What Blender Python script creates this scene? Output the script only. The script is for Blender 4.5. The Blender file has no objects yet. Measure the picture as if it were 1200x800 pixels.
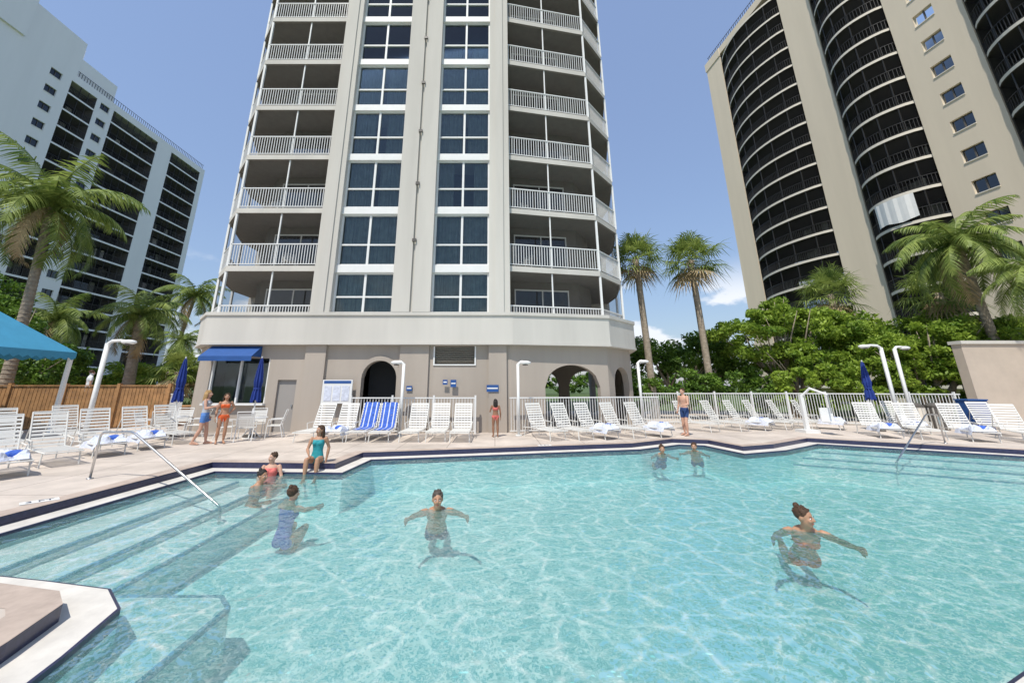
import bpy, math, random
import numpy as np
from mathutils import Vector, Matrix
random.seed(7); rng=np.random.default_rng(7)
scene=bpy.context.scene
COL=scene.collection
R=math.radians

# ------------------------------------------------------------------ materials
def mat(name,col,rough=.7,noise=.0,scale=3.,bump=0.,metal=0.,spec=.4,bscale=None,streak=False):
    m=bpy.data.materials.new(name); m.use_nodes=True
    nt=m.node_tree; b=nt.nodes['Principled BSDF']
    b.inputs['Base Color'].default_value=(*col,1); b.inputs['Roughness'].default_value=rough
    b.inputs['Metallic'].default_value=metal; b.inputs['Specular IOR Level'].default_value=spec
    if noise or bump:
        tc=nt.nodes.new('ShaderNodeTexCoord'); mp=nt.nodes.new('ShaderNodeMapping')
        nt.links.new(tc.outputs['Object'],mp.inputs[0])
        if streak: mp.inputs['Scale'].default_value=(1,1,.12)
    if noise:
        n=nt.nodes.new('ShaderNodeTexNoise'); n.inputs['Scale'].default_value=scale; n.inputs['Detail'].default_value=4; n.inputs['Roughness'].default_value=.65
        nt.links.new(mp.outputs[0],n.inputs[0])
        r=nt.nodes.new('ShaderNodeValToRGB')
        r.color_ramp.elements[0].position=.3; r.color_ramp.elements[1].position=.7
        r.color_ramp.elements[0].color=(*[max(0,c*(1-noise)) for c in col],1)
        r.color_ramp.elements[1].color=(*[min(1,c*(1+noise)) for c in col],1)
        nt.links.new(n.outputs['Fac'],r.inputs[0]); nt.links.new(r.outputs[0],b.inputs['Base Color'])
    if bump:
        n2=nt.nodes.new('ShaderNodeTexNoise'); n2.inputs['Scale'].default_value=bscale or scale*8; n2.inputs['Detail'].default_value=2
        nt.links.new(tc.outputs['Object'],n2.inputs[0])
        bp=nt.nodes.new('ShaderNodeBump'); bp.inputs['Strength'].default_value=bump; bp.inputs['Distance'].default_value=.02
        nt.links.new(n2.outputs['Fac'],bp.inputs['Height']); nt.links.new(bp.outputs[0],b.inputs['Normal'])
    return m
def glassmat(name,tint=(.35,.42,.45),spec=.12,ior=1.45):
    m=bpy.data.materials.new(name); m.use_nodes=True; nt=m.node_tree; nt.nodes.clear()
    o=nt.nodes.new('ShaderNodeOutputMaterial'); mx=nt.nodes.new('ShaderNodeMixShader')
    t=nt.nodes.new('ShaderNodeBsdfTransparent'); t.inputs[0].default_value=(*tint,1)
    g=nt.nodes.new('ShaderNodeBsdfGlossy'); g.inputs['Roughness'].default_value=.03; g.inputs[0].default_value=(.9,.95,1,1)
    f=nt.nodes.new('ShaderNodeFresnel'); f.inputs[0].default_value=ior
    a=nt.nodes.new('ShaderNodeMath'); a.operation='ADD'; a.inputs[1].default_value=spec; a.use_clamp=True
    nt.links.new(f.outputs[0],a.inputs[0]); nt.links.new(a.outputs[0],mx.inputs[0])
    nt.links.new(t.outputs[0],mx.inputs[1]); nt.links.new(g.outputs[0],mx.inputs[2]); nt.links.new(mx.outputs[0],o.inputs[0])
    return m
def screenmat(name,op,c=(.02,.02,.022)):
    m=bpy.data.materials.new(name); m.use_nodes=True; nt=m.node_tree; nt.nodes.clear()
    o=nt.nodes.new('ShaderNodeOutputMaterial'); mx=nt.nodes.new('ShaderNodeMixShader'); mx.inputs[0].default_value=op
    t=nt.nodes.new('ShaderNodeBsdfTransparent'); d=nt.nodes.new('ShaderNodeBsdfDiffuse'); d.inputs[0].default_value=(*c,1)
    nt.links.new(t.outputs[0],mx.inputs[1]); nt.links.new(d.outputs[0],mx.inputs[2]); nt.links.new(mx.outputs[0],o.inputs[0]); return m
def leafmat(name,c1,c2,trans=.3):
    m=bpy.data.materials.new(name); m.use_nodes=True; nt=m.node_tree; b=nt.nodes['Principled BSDF']
    geo=nt.nodes.new('ShaderNodeNewGeometry'); tc=nt.nodes.new('ShaderNodeTexCoord')
    n=nt.nodes.new('ShaderNodeTexNoise'); n.inputs['Scale'].default_value=.9; nt.links.new(tc.outputs['Object'],n.inputs[0])
    ad=nt.nodes.new('ShaderNodeMath'); ad.operation='MULTIPLY_ADD'; ad.inputs[1].default_value=.5
    nt.links.new(geo.outputs['Random Per Island'],ad.inputs[0])
    ml=nt.nodes.new('ShaderNodeMath'); ml.operation='MULTIPLY_ADD'; ml.inputs[1].default_value=1.6; ml.inputs[2].default_value=-.55
    nt.links.new(n.outputs['Fac'],ml.inputs[0]); nt.links.new(ml.outputs[0],ad.inputs[2])
    r=nt.nodes.new('ShaderNodeValToRGB'); r.color_ramp.elements[0].color=(*c1,1); r.color_ramp.elements[1].color=(*c2,1)
    nt.links.new(ad.outputs[0],r.inputs[0]); nt.links.new(r.outputs[0],b.inputs['Base Color'])
    b.inputs['Roughness'].default_value=.5; b.inputs['Specular IOR Level'].default_value=.3
    tr=nt.nodes.new('ShaderNodeBsdfTranslucent'); nt.links.new(r.outputs[0],tr.inputs[0])
    mx=nt.nodes.new('ShaderNodeMixShader'); mx.inputs[0].default_value=trans
    nt.links.new(b.outputs[0],mx.inputs[1]); nt.links.new(tr.outputs[0],mx.inputs[2])
    nt.links.new(mx.outputs[0],nt.nodes['Material Output'].inputs[0])
    return m

M={}
M['stucco']=mat('stucco_light',(.54,.515,.465),.85,.09,.6,.12,bscale=30,streak=True)
M['taupe']=mat('stucco_taupe',(.38,.33,.28),.85,.10,.5,.15,bscale=30,streak=True)
M['recess']=mat('stucco_recess_shaded',(.17,.155,.135),.85,.1)  # stucco darkened to paint in the shade of the balcony recesses
M['ceil']=mat('balcony_ceiling_shaded',(.21,.19,.17),.85,.08)  # underside shade is put into the slab cap colour
M['white']=mat('white_paint',(.72,.72,.70),.5,.04,2)
M['whitealu']=mat('white_aluminium',(.70,.70,.685),.35)
M['glass']=glassmat('window_glass',(.70,.76,.76),.02,1.38)
M['dglass']=glassmat('dark_glass',(.15,.17,.18),.03)
M['screen']=screenmat('lanai_screen',.34)
M['lscreen']=screenmat('lanai_screen_light',.20,(.05,.05,.05))
M['curtain']=mat('curtain',(.38,.39,.37),.9,.25,2.5)
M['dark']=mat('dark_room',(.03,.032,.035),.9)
M['beige']=mat('stucco_beige',(.70,.60,.46),.85,.05,.4,streak=True)
M['bslab']=mat('balcony_slab_beige',(.70,.64,.54),.8)
M['bceil']=mat('balcony_soffit_shaded',(.11,.10,.085),.8)  # dark cap colour stands in for shade beneath the balconies
M['bronze']=mat('bronze_rail',(.03,.028,.026),.5)
M['wwall']=mat('white_stucco',(.9,.89,.88),.85,.03,.4,streak=True)
M['navy']=mat('navy_canvas',(.015,.04,.22),.75,.15,4)
M['blue']=mat('blue_canvas',(.02,.08,.26),.75,.1,3)
M['aqua']=mat('aqua_canvas',(.05,.26,.42),.7,.08,2)
M['tile']=mat('navy_tile',(.03,.033,.075),.3,.3,20)
M['tile2']=mat('step_edge_tile',(.22,.38,.48),.4,.2,20)
M['coping']=mat('ledge_white',(.60,.57,.52),.7,.14,2.5,.1)
M['door']=mat('door_grey',(.30,.28,.26),.6)
M['lamp']=mat('lamp_dark',(.1,.09,.08),.5)
M['bark']=mat('palm_bark',(.30,.25,.19),.95,.35,6,.6,bscale=18)
M['wood']=mat('fence_wood',(.34,.18,.075),.75,.3,3,.2)
M['steel']=mat('stainless_steel',(.55,.55,.55),.3,metal=1.)
M['strap']=mat('vinyl_strap',(.66,.65,.61),.5)
M['towelb']=mat('towel_blue',(.05,.12,.45),.95,.3,9,.3)
M['towelw']=mat('towel_white',(.58,.61,.70),.95,.2,9,.3)
M['leaf']=leafmat('leaf_bright',(.07,.16,.015),(.38,.50,.07),.4)
M['leafd']=leafmat('leaf_dark',(.03,.08,.012),(.20,.33,.045),.3)
M['palml']=leafmat('palm_leaf',(.06,.12,.02),(.36,.43,.11),.35)
M['palmdead']=mat('palm_dead_leaf',(.36,.27,.15),.9,.3,3)
M['grass']=mat('grass',(.07,.11,.03),.95,.4,.8)
M['wallb']=mat('garden_wall',(.50,.42,.34),.85,.1,.7)
M['coping2']=mat('bullnose_brick',(.42,.34,.285),.8,.22,2.2,.1)

def deckmat():
    m=mat('deck_pavers',(.60,.525,.46),.85,.16,1.1,.15,bscale=60)
    nt=m.node_tree; b=nt.nodes['Principled BSDF']
    prev=b.inputs['Base Color'].links[0].from_socket
    br=nt.nodes.new('ShaderNodeTexBrick'); br.inputs['Scale'].default_value=1.; br.offset=0
    br.inputs['Brick Width'].default_value=1.5; br.inputs['Row Height'].default_value=1.5
    br.inputs['Mortar Size'].default_value=.012; br.inputs['Color1'].default_value=(1,1,1,1); br.inputs['Color2'].default_value=(.93,.92,.9,1); br.inputs['Mortar'].default_value=(.55,.52,.5,1)
    tc=nt.nodes.new('ShaderNodeTexCoord'); nt.links.new(tc.outputs['Object'],br.inputs[0])
    mx=nt.nodes.new('ShaderNodeMix'); mx.data_type='RGBA'; mx.blend_type='MULTIPLY'; mx.inputs[0].default_value=1
    nt.links.new(prev,mx.inputs[6]); nt.links.new(br.outputs[0],mx.inputs[7])
    n=nt.nodes.new('ShaderNodeTexNoise'); n.inputs['Scale'].default_value=.35; n.inputs['Detail'].default_value=5; nt.links.new(tc.outputs['Object'],n.inputs[0])
    r=nt.nodes.new('ShaderNodeMapRange'); r.inputs['From Min'].default_value=.35; r.inputs['From Max'].default_value=.6; r.inputs['To Min'].default_value=.78; nt.links.new(n.outputs['Fac'],r.inputs['Value'])
    m2=nt.nodes.new('ShaderNodeMix'); m2.data_type='RGBA'; m2.blend_type='MULTIPLY'; m2.inputs[0].default_value=1
    nt.links.new(mx.outputs[2],m2.inputs[6]); nt.links.new(r.outputs[0],m2.inputs[7]); nt.links.new(m2.outputs[2],b.inputs['Base Color'])
    return m
M['deck']=deckmat()
M['plaster']=mat('pool_plaster',(.70,.88,.86),.8,.05,1.5)
M['plasterw']=mat('pool_step_plaster',(.88,.89,.86),.8,.05,2)

def watermat(name,dim):
    m=bpy.data.materials.new(name); m.use_nodes=True; nt=m.node_tree; nt.nodes.clear(); L=nt.links.new
    o=nt.nodes.new('ShaderNodeOutputMaterial'); tc=nt.nodes.new('ShaderNodeTexCoord')
    def caustic_web(scale,dist,seed,wd,ns):  # bright cell-edge lines imitating sun caustics
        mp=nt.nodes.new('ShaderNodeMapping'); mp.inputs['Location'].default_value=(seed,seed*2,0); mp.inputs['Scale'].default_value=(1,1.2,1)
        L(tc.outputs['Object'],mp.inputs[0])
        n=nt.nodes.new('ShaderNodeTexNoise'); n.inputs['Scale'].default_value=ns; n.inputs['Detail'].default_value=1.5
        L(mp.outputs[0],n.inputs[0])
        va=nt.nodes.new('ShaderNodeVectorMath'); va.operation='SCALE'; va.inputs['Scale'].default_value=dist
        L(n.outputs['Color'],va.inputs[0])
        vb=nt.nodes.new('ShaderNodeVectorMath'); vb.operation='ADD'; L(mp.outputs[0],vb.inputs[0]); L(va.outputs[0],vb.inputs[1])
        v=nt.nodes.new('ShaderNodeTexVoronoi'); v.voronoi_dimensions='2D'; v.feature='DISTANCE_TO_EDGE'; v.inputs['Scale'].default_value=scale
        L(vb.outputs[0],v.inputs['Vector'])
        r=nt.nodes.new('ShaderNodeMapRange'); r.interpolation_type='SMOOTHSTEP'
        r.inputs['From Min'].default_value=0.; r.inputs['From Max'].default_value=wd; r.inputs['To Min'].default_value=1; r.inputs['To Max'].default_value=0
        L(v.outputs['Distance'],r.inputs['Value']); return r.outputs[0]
    a=caustic_web(1.8,1.0,0.,.12,1.4); b=caustic_web(3.8,.6,5.3,.15,2.4)
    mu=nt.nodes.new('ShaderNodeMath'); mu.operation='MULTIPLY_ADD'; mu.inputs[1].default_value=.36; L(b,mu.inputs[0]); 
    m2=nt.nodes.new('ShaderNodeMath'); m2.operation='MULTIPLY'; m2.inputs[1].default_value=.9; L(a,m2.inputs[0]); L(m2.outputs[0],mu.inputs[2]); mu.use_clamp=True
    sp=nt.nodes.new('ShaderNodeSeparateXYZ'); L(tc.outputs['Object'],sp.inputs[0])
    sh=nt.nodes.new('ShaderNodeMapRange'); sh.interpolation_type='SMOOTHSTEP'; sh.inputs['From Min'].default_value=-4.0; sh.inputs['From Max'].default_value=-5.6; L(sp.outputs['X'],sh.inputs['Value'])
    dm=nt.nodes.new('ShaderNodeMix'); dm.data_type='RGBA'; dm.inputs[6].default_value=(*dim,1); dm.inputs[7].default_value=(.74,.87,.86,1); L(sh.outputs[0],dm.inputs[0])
    mx=nt.nodes.new('ShaderNodeMix'); mx.data_type='RGBA'; L(dm.outputs[2],mx.inputs[6]); mx.inputs[7].default_value=(1,1,1,1)  # caustic light pattern painted into the water's transmission colour
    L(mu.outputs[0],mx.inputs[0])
    t=nt.nodes.new('ShaderNodeBsdfTransparent'); L(mx.outputs[2],t.inputs[0])
    df=nt.nodes.new('ShaderNodeBsdfDiffuse'); df.inputs[0].default_value=(.30,.64,.64,1)
    md=nt.nodes.new('ShaderNodeMixShader'); md.inputs[0].default_value=.20; L(t.outputs[0],md.inputs[1]); L(df.outputs[0],md.inputs[2])
    g=nt.nodes.new('ShaderNodeBsdfGlossy'); g.inputs['Roughness'].default_value=.07
    n=nt.nodes.new('ShaderNodeTexNoise'); n.inputs['Scale'].default_value=3.2; n.inputs['Detail'].default_value=3; L(tc.outputs['Object'],n.inputs[0])
    bp=nt.nodes.new('ShaderNodeBump'); bp.inputs['Strength'].default_value=1.; bp.inputs['Distance'].default_value=.08; L(n.outputs['Fac'],bp.inputs['Height'])
    f=nt.nodes.new('ShaderNodeFresnel'); f.inputs[0].default_value=1.33; L(bp.outputs[0],f.inputs['Normal']); L(bp.outputs[0],g.inputs['Normal'])
    fm=nt.nodes.new('ShaderNodeMath'); fm.operation='MULTIPLY'; fm.inputs[1].default_value=.45; L(f.outputs[0],fm.inputs[0])
    ms=nt.nodes.new('ShaderNodeMixShader'); L(fm.outputs[0],ms.inputs[0]); L(md.outputs[0],ms.inputs[1]); L(g.outputs[0],ms.inputs[2]); L(ms.outputs[0],o.inputs[0])
    return m
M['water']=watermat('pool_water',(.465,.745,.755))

# ------------------------------------------------------------------ mesh builder
class MB:
    def __init__(s): s.v=[]; s.f=[]; s.m=[]; s.mats=[]
    def mi(s,k):
        if k not in s.mats: s.mats.append(k)
        return s.mats.index(k)
    def add(s,vs,fs,k):
        o=len(s.v); i=s.mi(k); s.v.extend([tuple(v) for v in vs])
        for f in fs: s.f.append([a+o for a in f]); s.m.append(i)
    def hexa(s,p,k): s.add(p,[(0,3,2,1),(4,5,6,7),(0,1,5,4),(1,2,6,5),(2,3,7,6),(3,0,4,7)],k)
    def box(s,x0,x1,y0,y1,z0,z1,k,T=None):
        p=[(x0,y0,z0),(x1,y0,z0),(x1,y1,z0),(x0,y1,z0),(x0,y0,z1),(x1,y0,z1),(x1,y1,z1),(x0,y1,z1)]
        if T: p=[T(*q) for q in p]
        s.hexa(p,k)
    def line(s,p0,p1,w,z0,z1,k):
        p0=Vector(p0[:2]);p1=Vector(p1[:2]); d=(p1-p0).normalized(); n=Vector((-d.y,d.x))*w/2
        q=[p0-n,p1-n,p1+n,p0+n]
        s.hexa([(a.x,a.y,z0) for a in q]+[(a.x,a.y,z1) for a in q],k)
    def prism(s,poly,z0,z1,k,ktop=None,caps=True):
        n=len(poly); v=[(p[0],p[1],z0) for p in poly]+[(p[0],p[1],z1) for p in poly]
        s.add(v,[(i,(i+1)%n,(i+1)%n+n,i+n) for i in range(n)],k)
        if caps:
            s.add([(p[0],p[1],z0) for p in poly],[list(range(n))[::-1]],ktop or k)
            s.add([(p[0],p[1],z1) for p in poly],[list(range(n))],ktop or k)
    def tube(s,pts,r,k,n=8,cap=True):
        pts=[Vector(p) for p in pts]; rs=r if isinstance(r,(list,tuple)) else [r]*len(pts)
        vs=[];fs=[]; up=None
        for i,p in enumerate(pts):
            d=(pts[min(i+1,len(pts)-1)]-pts[max(i-1,0)]).normalized()
            if up is None: up=Vector((0,0,1)) if abs(d.z)<.9 else Vector((1,0,0))
            a=d.cross(up); 
            if a.length<1e-4: a=d.orthogonal()
            a.normalize(); b=a.cross(d).normalized(); up=b
            for j in range(n):
                t=2*math.pi*j/n; vs.append(p+(a*math.cos(t)+b*math.sin(t))*rs[i])
        for i in range(len(pts)-1):
            for j in range(n): fs.append((i*n+j,i*n+(j+1)%n,(i+1)*n+(j+1)%n,(i+1)*n+j))
        if cap: fs.append(list(range(n))[::-1]); fs.append([(len(pts)-1)*n+j for j in range(n)])
        s.add(vs,fs,k)
    def sphere(s,c,r,k,seg=14,ring=9,rot=None):
        vs=[];fs=[]; c=Vector(c)
        if not isinstance(r,(tuple,list)): r=(r,r,r)
        for i in range(ring+1):
            ph=math.pi*i/ring
            for j in range(seg):
                th=2*math.pi*j/seg; q=Vector((r[0]*math.sin(ph)*math.cos(th),r[1]*math.sin(ph)*math.sin(th),r[2]*math.cos(ph)))
                if rot is not None: q=rot@q
                vs.append(c+q)
        for i in range(ring):
            for j in range(seg): fs.append((i*seg+j,(i+1)*seg+j,(i+1)*seg+(j+1)%seg,i*seg+(j+1)%seg))
        s.add(vs,fs,k)
    def mesh(s,name,smooth=False):
        me=bpy.data.meshes.new(name); me.from_pydata(s.v,[],s.f)
        for k in s.mats: me.materials.append(M[k] if isinstance(k,str) else k)
        me.polygons.foreach_set('material_index',s.m)
        if smooth: me.polygons.foreach_set('use_smooth',[True]*len(s.f))
        me.update(); return me
    def obj(s,name,parent=None,smooth=False,loc=None,rot=0):
        ob=bpy.data.objects.new(name,s.mesh(name,smooth)); COL.objects.link(ob)
        if parent: ob.parent=parent
        if loc is not None: ob.location=loc
        ob.rotation_euler[2]=rot
        return ob
def empty(name,loc=(0,0,0)):
    e=bpy.data.objects.new(name,None); e.location=loc; COL.objects.link(e); return e
def inst(name,me,loc,rot=0,sc=1,parent=None):
    o=bpy.data.objects.new(name,me); COL.objects.link(o); o.location=loc; o.rotation_euler[2]=rot; o.scale=(sc,)*3; o.parent=parent; return o

def offset(poly,d):
    n=len(poly); out=[]
    A=sum(poly[i][0]*poly[(i+1)%n][1]-poly[(i+1)%n][0]*poly[i][1] for i in range(n)); sg=1 if A>0 else -1
    for i in range(n):
        a=Vector(poly[i-1]);b=Vector(poly[i]);c=Vector(poly[(i+1)%n])
        e1=(b-a).normalized();e2=(c-b).normalized()
        n1=Vector((-e1.y,e1.x))*sg;n2=Vector((-e2.y,e2.x))*sg
        m=(n1+n2); m=m/max(.35,m.length_squared)*2 if m.length>.01 else n1
        out.append(tuple(b+m*d))
    return out
import bmesh
def sheet(name,outer,inner,z,k):
    bm=bmesh.new(); es=[]
    for poly in (outer,inner):
        if not poly: continue
        vs=[bm.verts.new((p[0],p[1],z)) for p in poly]
        for i in range(len(vs)): es.append(bm.edges.new((vs[i],vs[(i+1)%len(vs)])))
    bmesh.ops.triangle_fill(bm,edges=es,use_beauty=True)
    bmesh.ops.recalc_face_normals(bm,faces=bm.faces)
    for f in bm.faces:
        if f.normal.z<0: f.normal_flip()
    me=bpy.data.meshes.new(name); bm.to_mesh(me); bm.free(); me.materials.append(M[k])
    o=bpy.data.objects.new(name,me); COL.objects.link(o); return o

# ------------------------------------------------------------------ ground, deck, pool
WZ=-.17; FL=-1.0
D=[(-7.1,10.5),(-3.95,10.35),(-3.8,11.95),(.53,12.9),(4.58,13.8),(6.4,14.9),(7.55,14.6),(7.85,13.1),(9.16,13.6),(11.46,15.1),(15.8,12.4),(17.5,11.4),(17.5,7.2),
   (8.3,4.9),(3.6,2.9),(2.6,2.5),(-3.45,2.5),(-3.65,3.48),(-3.8,4.0),(-4.07,4.22),(-4.81,4.37),(-7.3,4.8)]
W=offset(D,.36)
deckO=[(-32,-8),(34,-8),(34,24),(22,24),(16,31),(-20,31),(-32,24)]
deck=sheet('pool_deck_pavement',deckO,D,0,'deck')
sheet('ground',[(-2500,-2500),(2500,-2500),(2500,2500),(-2500,2500)],offset(deckO,.6),-.02,'grass')
pool=empty('swimming_pool')
n=len(D)
mb=MB()
mb.add([(p[0],p[1],0) for p in D]+[(p[0],p[1],-.13) for p in D],[(i,(i+1)%n,(i+1)%n+n,i+n) for i in range(n)],'tile')
mb.add([(p[0],p[1],-.13) for p in D]+[(p[0],p[1],-.13) for p in W],[(i,(i+1)%n,(i+1)%n+n,i+n) for i in range(n)],'coping')
W2=offset(D,.385)
mb.add([(p[0],p[1],-.13) for p in W]+[(p[0],p[1],-.134) for p in W2],[(i,(i+1)%n,(i+1)%n+n,i+n) for i in range(n)],'tile')
mb.add([(p[0],p[1],-.134) for p in W2]+[(p[0],p[1],-.28) for p in W2],[(i,(i+1)%n,(i+1)%n+n,i+n) for i in range(n)],'tile')
mb.add([(p[0],p[1],-.28) for p in W2]+[(p[0],p[1],FL) for p in W2],[(i,(i+1)%n,(i+1)%n+n,i+n) for i in range(n)],'plaster')
mb.obj('ledge_and_walls',pool)
mb=MB(); F2=offset(D,.3); mb.add([(p[0],p[1],FL) for p in F2],[list(range(n))],'plaster'); mb.obj('floor',pool)
DO=offset(D,-.32)
mb=MB(); mb.add([(p[0],p[1],.004) for p in D]+[(p[0],p[1],.004) for p in DO],[(i,(i+1)%n,(i+1)%n+n,i+n) for i in range(n)],'coping2'); mb.obj('coping',pool)
mb=MB(); lx=-6.8
for i,(x1,z) in enumerate([(-6.05,-.32),(-5.35,-.44),(-4.65,-.56)]):
    y0=4.95+i*.001; y1=10.0
    mb.box(lx,x1,y0,y1,FL+.002*i,z,'plasterw')
    mb.box(x1-.05,x1+.004,y0+.01,y1-.01,z-.04,z+.004,'tile2')
mb.prism([(-4.45,4.8),(-4.3,5.15),(-3.1,5.15),(-2.85,4.9),(-2.85,2.95),(-3.3,2.95),(-3.4,3.6),(-4.0,4.6)],FL,-.45,'plasterw')
mb.line((-4.3,5.13),(-3.1,5.13),.05,-.49,-.446,'tile2'); mb.line((-3.1,5.13),(-2.87,4.9),.05,-.49,-.4455,'tile2'); mb.line((-2.87,4.9),(-2.87,2.95),.05,-.49,-.446,'tile2')
e=Vector((.849,-.528)); nn=Vector((-.528,-.849)); A=Vector((11.46,15.1))
for i,z in enumerate((-.32,-.44,-.56)):
    d0=.35; d1=1.05+.7*i
    q=[A+e*-.9*(1 if i==0 else .6)+nn*d0,A+e*7.0+nn*d0,A+e*7.0+nn*d1,A+e*(-.4-.3*i)+nn*d1]
    mb.prism([tuple(a) for a in q],FL+.001*i,z,'plasterw')
    mb.line(q[2]-nn*.03,q[3]-nn*.03,.06,z-.04,z+.004,'tile2')
mb.obj('steps',pool)
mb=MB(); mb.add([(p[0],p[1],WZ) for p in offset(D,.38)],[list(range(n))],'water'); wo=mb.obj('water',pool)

def textobj(name,txt,size,loc,rotz,k,tilt=0,parent=None):
    c=bpy.data.curves.new(name,'FONT'); c.body=txt; c.size=size; c.align_x='CENTER'; c.align_y='CENTER'; c.extrude=.001
    o=bpy.data.objects.new(name,c); COL.objects.link(o); o.location=loc; o.rotation_euler=(tilt,0,rotz); c.materials.append(M[k]); o.parent=parent; return o
for (x,y,rz,t) in [(-7.55,7.1,R(50),'3 FT'),(1.6,13.3,R(12),'4 FT')]:
    e0=empty('depth_marker',(x,y,0)); e0.rotation_euler[2]=rz
    b=MB(); b.box(-.22,.22,-.10,.10,.006,.011,'white'); b.obj('tile_plate',e0); textobj('lettering',t,.18,(0,0,.0125),0,'tile',0,e0)

# ------------------------------------------------------------------ wall helper
def wall_line(mb,p0,p1,th,z0,z1,ops,k):
    p0=Vector(p0);p1=Vector(p1);L=(p1-p0).length;d=(p1-p0)/L; nrm=Vector((-d.y,d.x))
    T=lambda s,t,z:(p0.x+d.x*s+nrm.x*t,p0.y+d.y*s+nrm.y*t,z)
    s=0
    for (a,b,oz0,oz1,arch) in sorted(ops):
        if a>s: mb.box(s,a,0,th,z0,z1,k,T)
        if oz0>z0: mb.box(a,b,0,th,z0,oz0,k,T)
        if arch:
            N=14
            for i in range(N):
                s0=a+(b-a)*i/N; s1=a+(b-a)*(i+1)/N
                h=lambda q: oz1-arch+arch*math.sqrt(max(0,1-((q-(a+b)/2)/((b-a)/2))**2))
                P=[T(s0,0,h(s0)),T(s1,0,h(s1)),T(s1,th,h(s1)),T(s0,th,h(s0)),T(s0,0,z1),T(s1,0,z1),T(s1,th,z1),T(s0,th,z1)]
                mb.hexa(P,k)
        else: mb.box(a,b,0,th,oz1,z1,k,T)
        s=b
    if s<L: mb.box(s,L,0,th,z0,z1,k,T)
    return T

def chair():
    b=MB()
    for s in (-.26,.26):
        b.tube([(s,-.25,0),(s,-.23,.44),(s,-.2,.64),(s,.2,.66),(s,.28,.6)],.015,'whitealu',6); b.tube([(s,.32,0),(s,.2,.43),(s,.36,.98)],.015,'whitealu',6); b.tube([(s,-.23,.43),(s,.2,.42)],.014,'whitealu',6)
    for i in range(8): b.box(-.26,.26,-.22+.052*i,-.18+.052*i,.43,.437,'strap')
    for i in range(8):
        f=.1+.1*i; y=.2+.16*f;z=.43+.55*f; b.add([(-.26,y,z),(.26,y,z),(.26,y+.012,z+.045),(-.26,y+.012,z+.045)],[(0,1,2,3)],'strap')
    b.tube([(-.26,.36,.98),(.26,.36,.98)],.015,'whitealu',6)
    return b.mesh('chair_mesh')
CM=chair()
# ------------------------------------------------------------------ central tower
tower=empty('apartment_tower')
NF=12; zf=lambda i:4.28+2.9*i; TOP=zf(NF)
wl=MB(); F=16.9
base=[(-14.7,30),(-14.7,20.8),(-13.65,18.1),(-12.45,F),(.7,F),(5.1,17.75),(6.75,19.5),(7.4,22.3),(7.4,30)]
opsd={3:[(.25,2.75,1.15,3.0,0),(3.2,4.0,0,2.1,0),(6.77,8.26,0,2.9,.74),(9.85,11.57,2.75,3.5,0)],4:[(1.5,4.05,0,2.75,.95)],5:[(.55,2.05,0,2.7,.7)],7:[(1.2,3.6,0,2.7,.9),(4.6,7,0,2.7,.9)]}
for i in range(len(base)-1): wall_line(wl,base[i],base[i+1],.3,0,3.64,opsd.get(i,[]),'taupe')
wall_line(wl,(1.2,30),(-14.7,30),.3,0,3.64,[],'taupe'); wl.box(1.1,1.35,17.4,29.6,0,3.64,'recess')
wall_line(wl,(1.4,23.5),(7.1,23.5),.3,0,3.64,[(.5,2.4,0,2.7,.8),(3,5,0,2.7,.8)],'taupe')
band=[(-12.6,16.62),(-13.85,17.95),(-14.95,20.7),(-14.95,30.2),(7.65,30.2),(7.65,22.3),(7.0,19.3),(5.2,17.42),(.78,16.62)]
wl.prism(band,3.64,4.83,'stucco')
wl.prism(offset(band,-.06),4.83,4.97,'stucco'); wl.prism(offset(band,-.04),3.56,3.66,'stucco')
for x0,x1 in ((-8.16,-7.28),(-.27,.5)): wl.box(x0,x1,16.76,F+.01,0,3.56,'taupe')
wl.box(-4.1,-2.85,16.78,F+.01,0,3.56,'taupe')
for i in range(16):
    a0=math.pi*i/16;a1=math.pi*(i+1)/16; cx=-4.935;cz=2.16
    P=[]
    for y in (16.82,F+.02):
        for (a,r1,r2) in ((a0,.745,.745),(a0,.93,.93),(a1,.93,.93),(a1,.745,.745)):
            P.append((cx+r1*math.cos(a),y,cz+r1*math.sin(a)))
    wl.hexa([P[0],P[1],P[2],P[3],P[4],P[5],P[6],P[7]],'taupe')
for x in (-5.865,-4.19): wl.box(x,x+.185,16.82,F+.02,0,2.16,'taupe')
core=[(-13.2,30),(-13.2,21.5),(-12.4,19.4),(-11.7,18.6),(.68,18.6),(4.3,19.1),(5.2,20.4),(5.8,22.6),(5.8,30)]
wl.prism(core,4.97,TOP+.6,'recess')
for x0,x1,y0 in ((-8.16,-7.28,16.62),(-4.56,-3.76,16.55),(-3.64,-2.85,16.55),(-.27,.68,16.62)): wl.box(x0,x1,y0,18.62,4.97,TOP+1.2,'stucco')
wl.box(-3.76,-3.64,16.66,18.6,4.97,TOP+1.2,'stucco')
for xc in (-7.72,.2): wl.box(xc-.2,xc+.2,16.56,16.622,4.97,TOP+1.2,'stucco')
wl.box(-14.7,-13.2,22.4,30,4.97,TOP,'stucco'); wl.box(5.8,7.35,24.2,30,4.97,TOP,'stucco')
wl.prism([(-15.0,20.6),(-13.7,18),(-12.5,16.6),(.8,16.4),(5.2,17.5),(6.8,19.3),(7.5,22),(7.5,30),(-15.0,30)],TOP+1.2,TOP+2.2,'stucco')
wl.obj('walls',tower)
LB=[(-8.16,16.85),(-12.35,16.85),(-13.55,18.1),(-14.6,20.7),(-14.6,22.4)]; LI=[(-13.2,22.4),(-13.2,21.5),(-12.4,19.4),(-11.7,18.6),(-8.16,18.6)]
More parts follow.
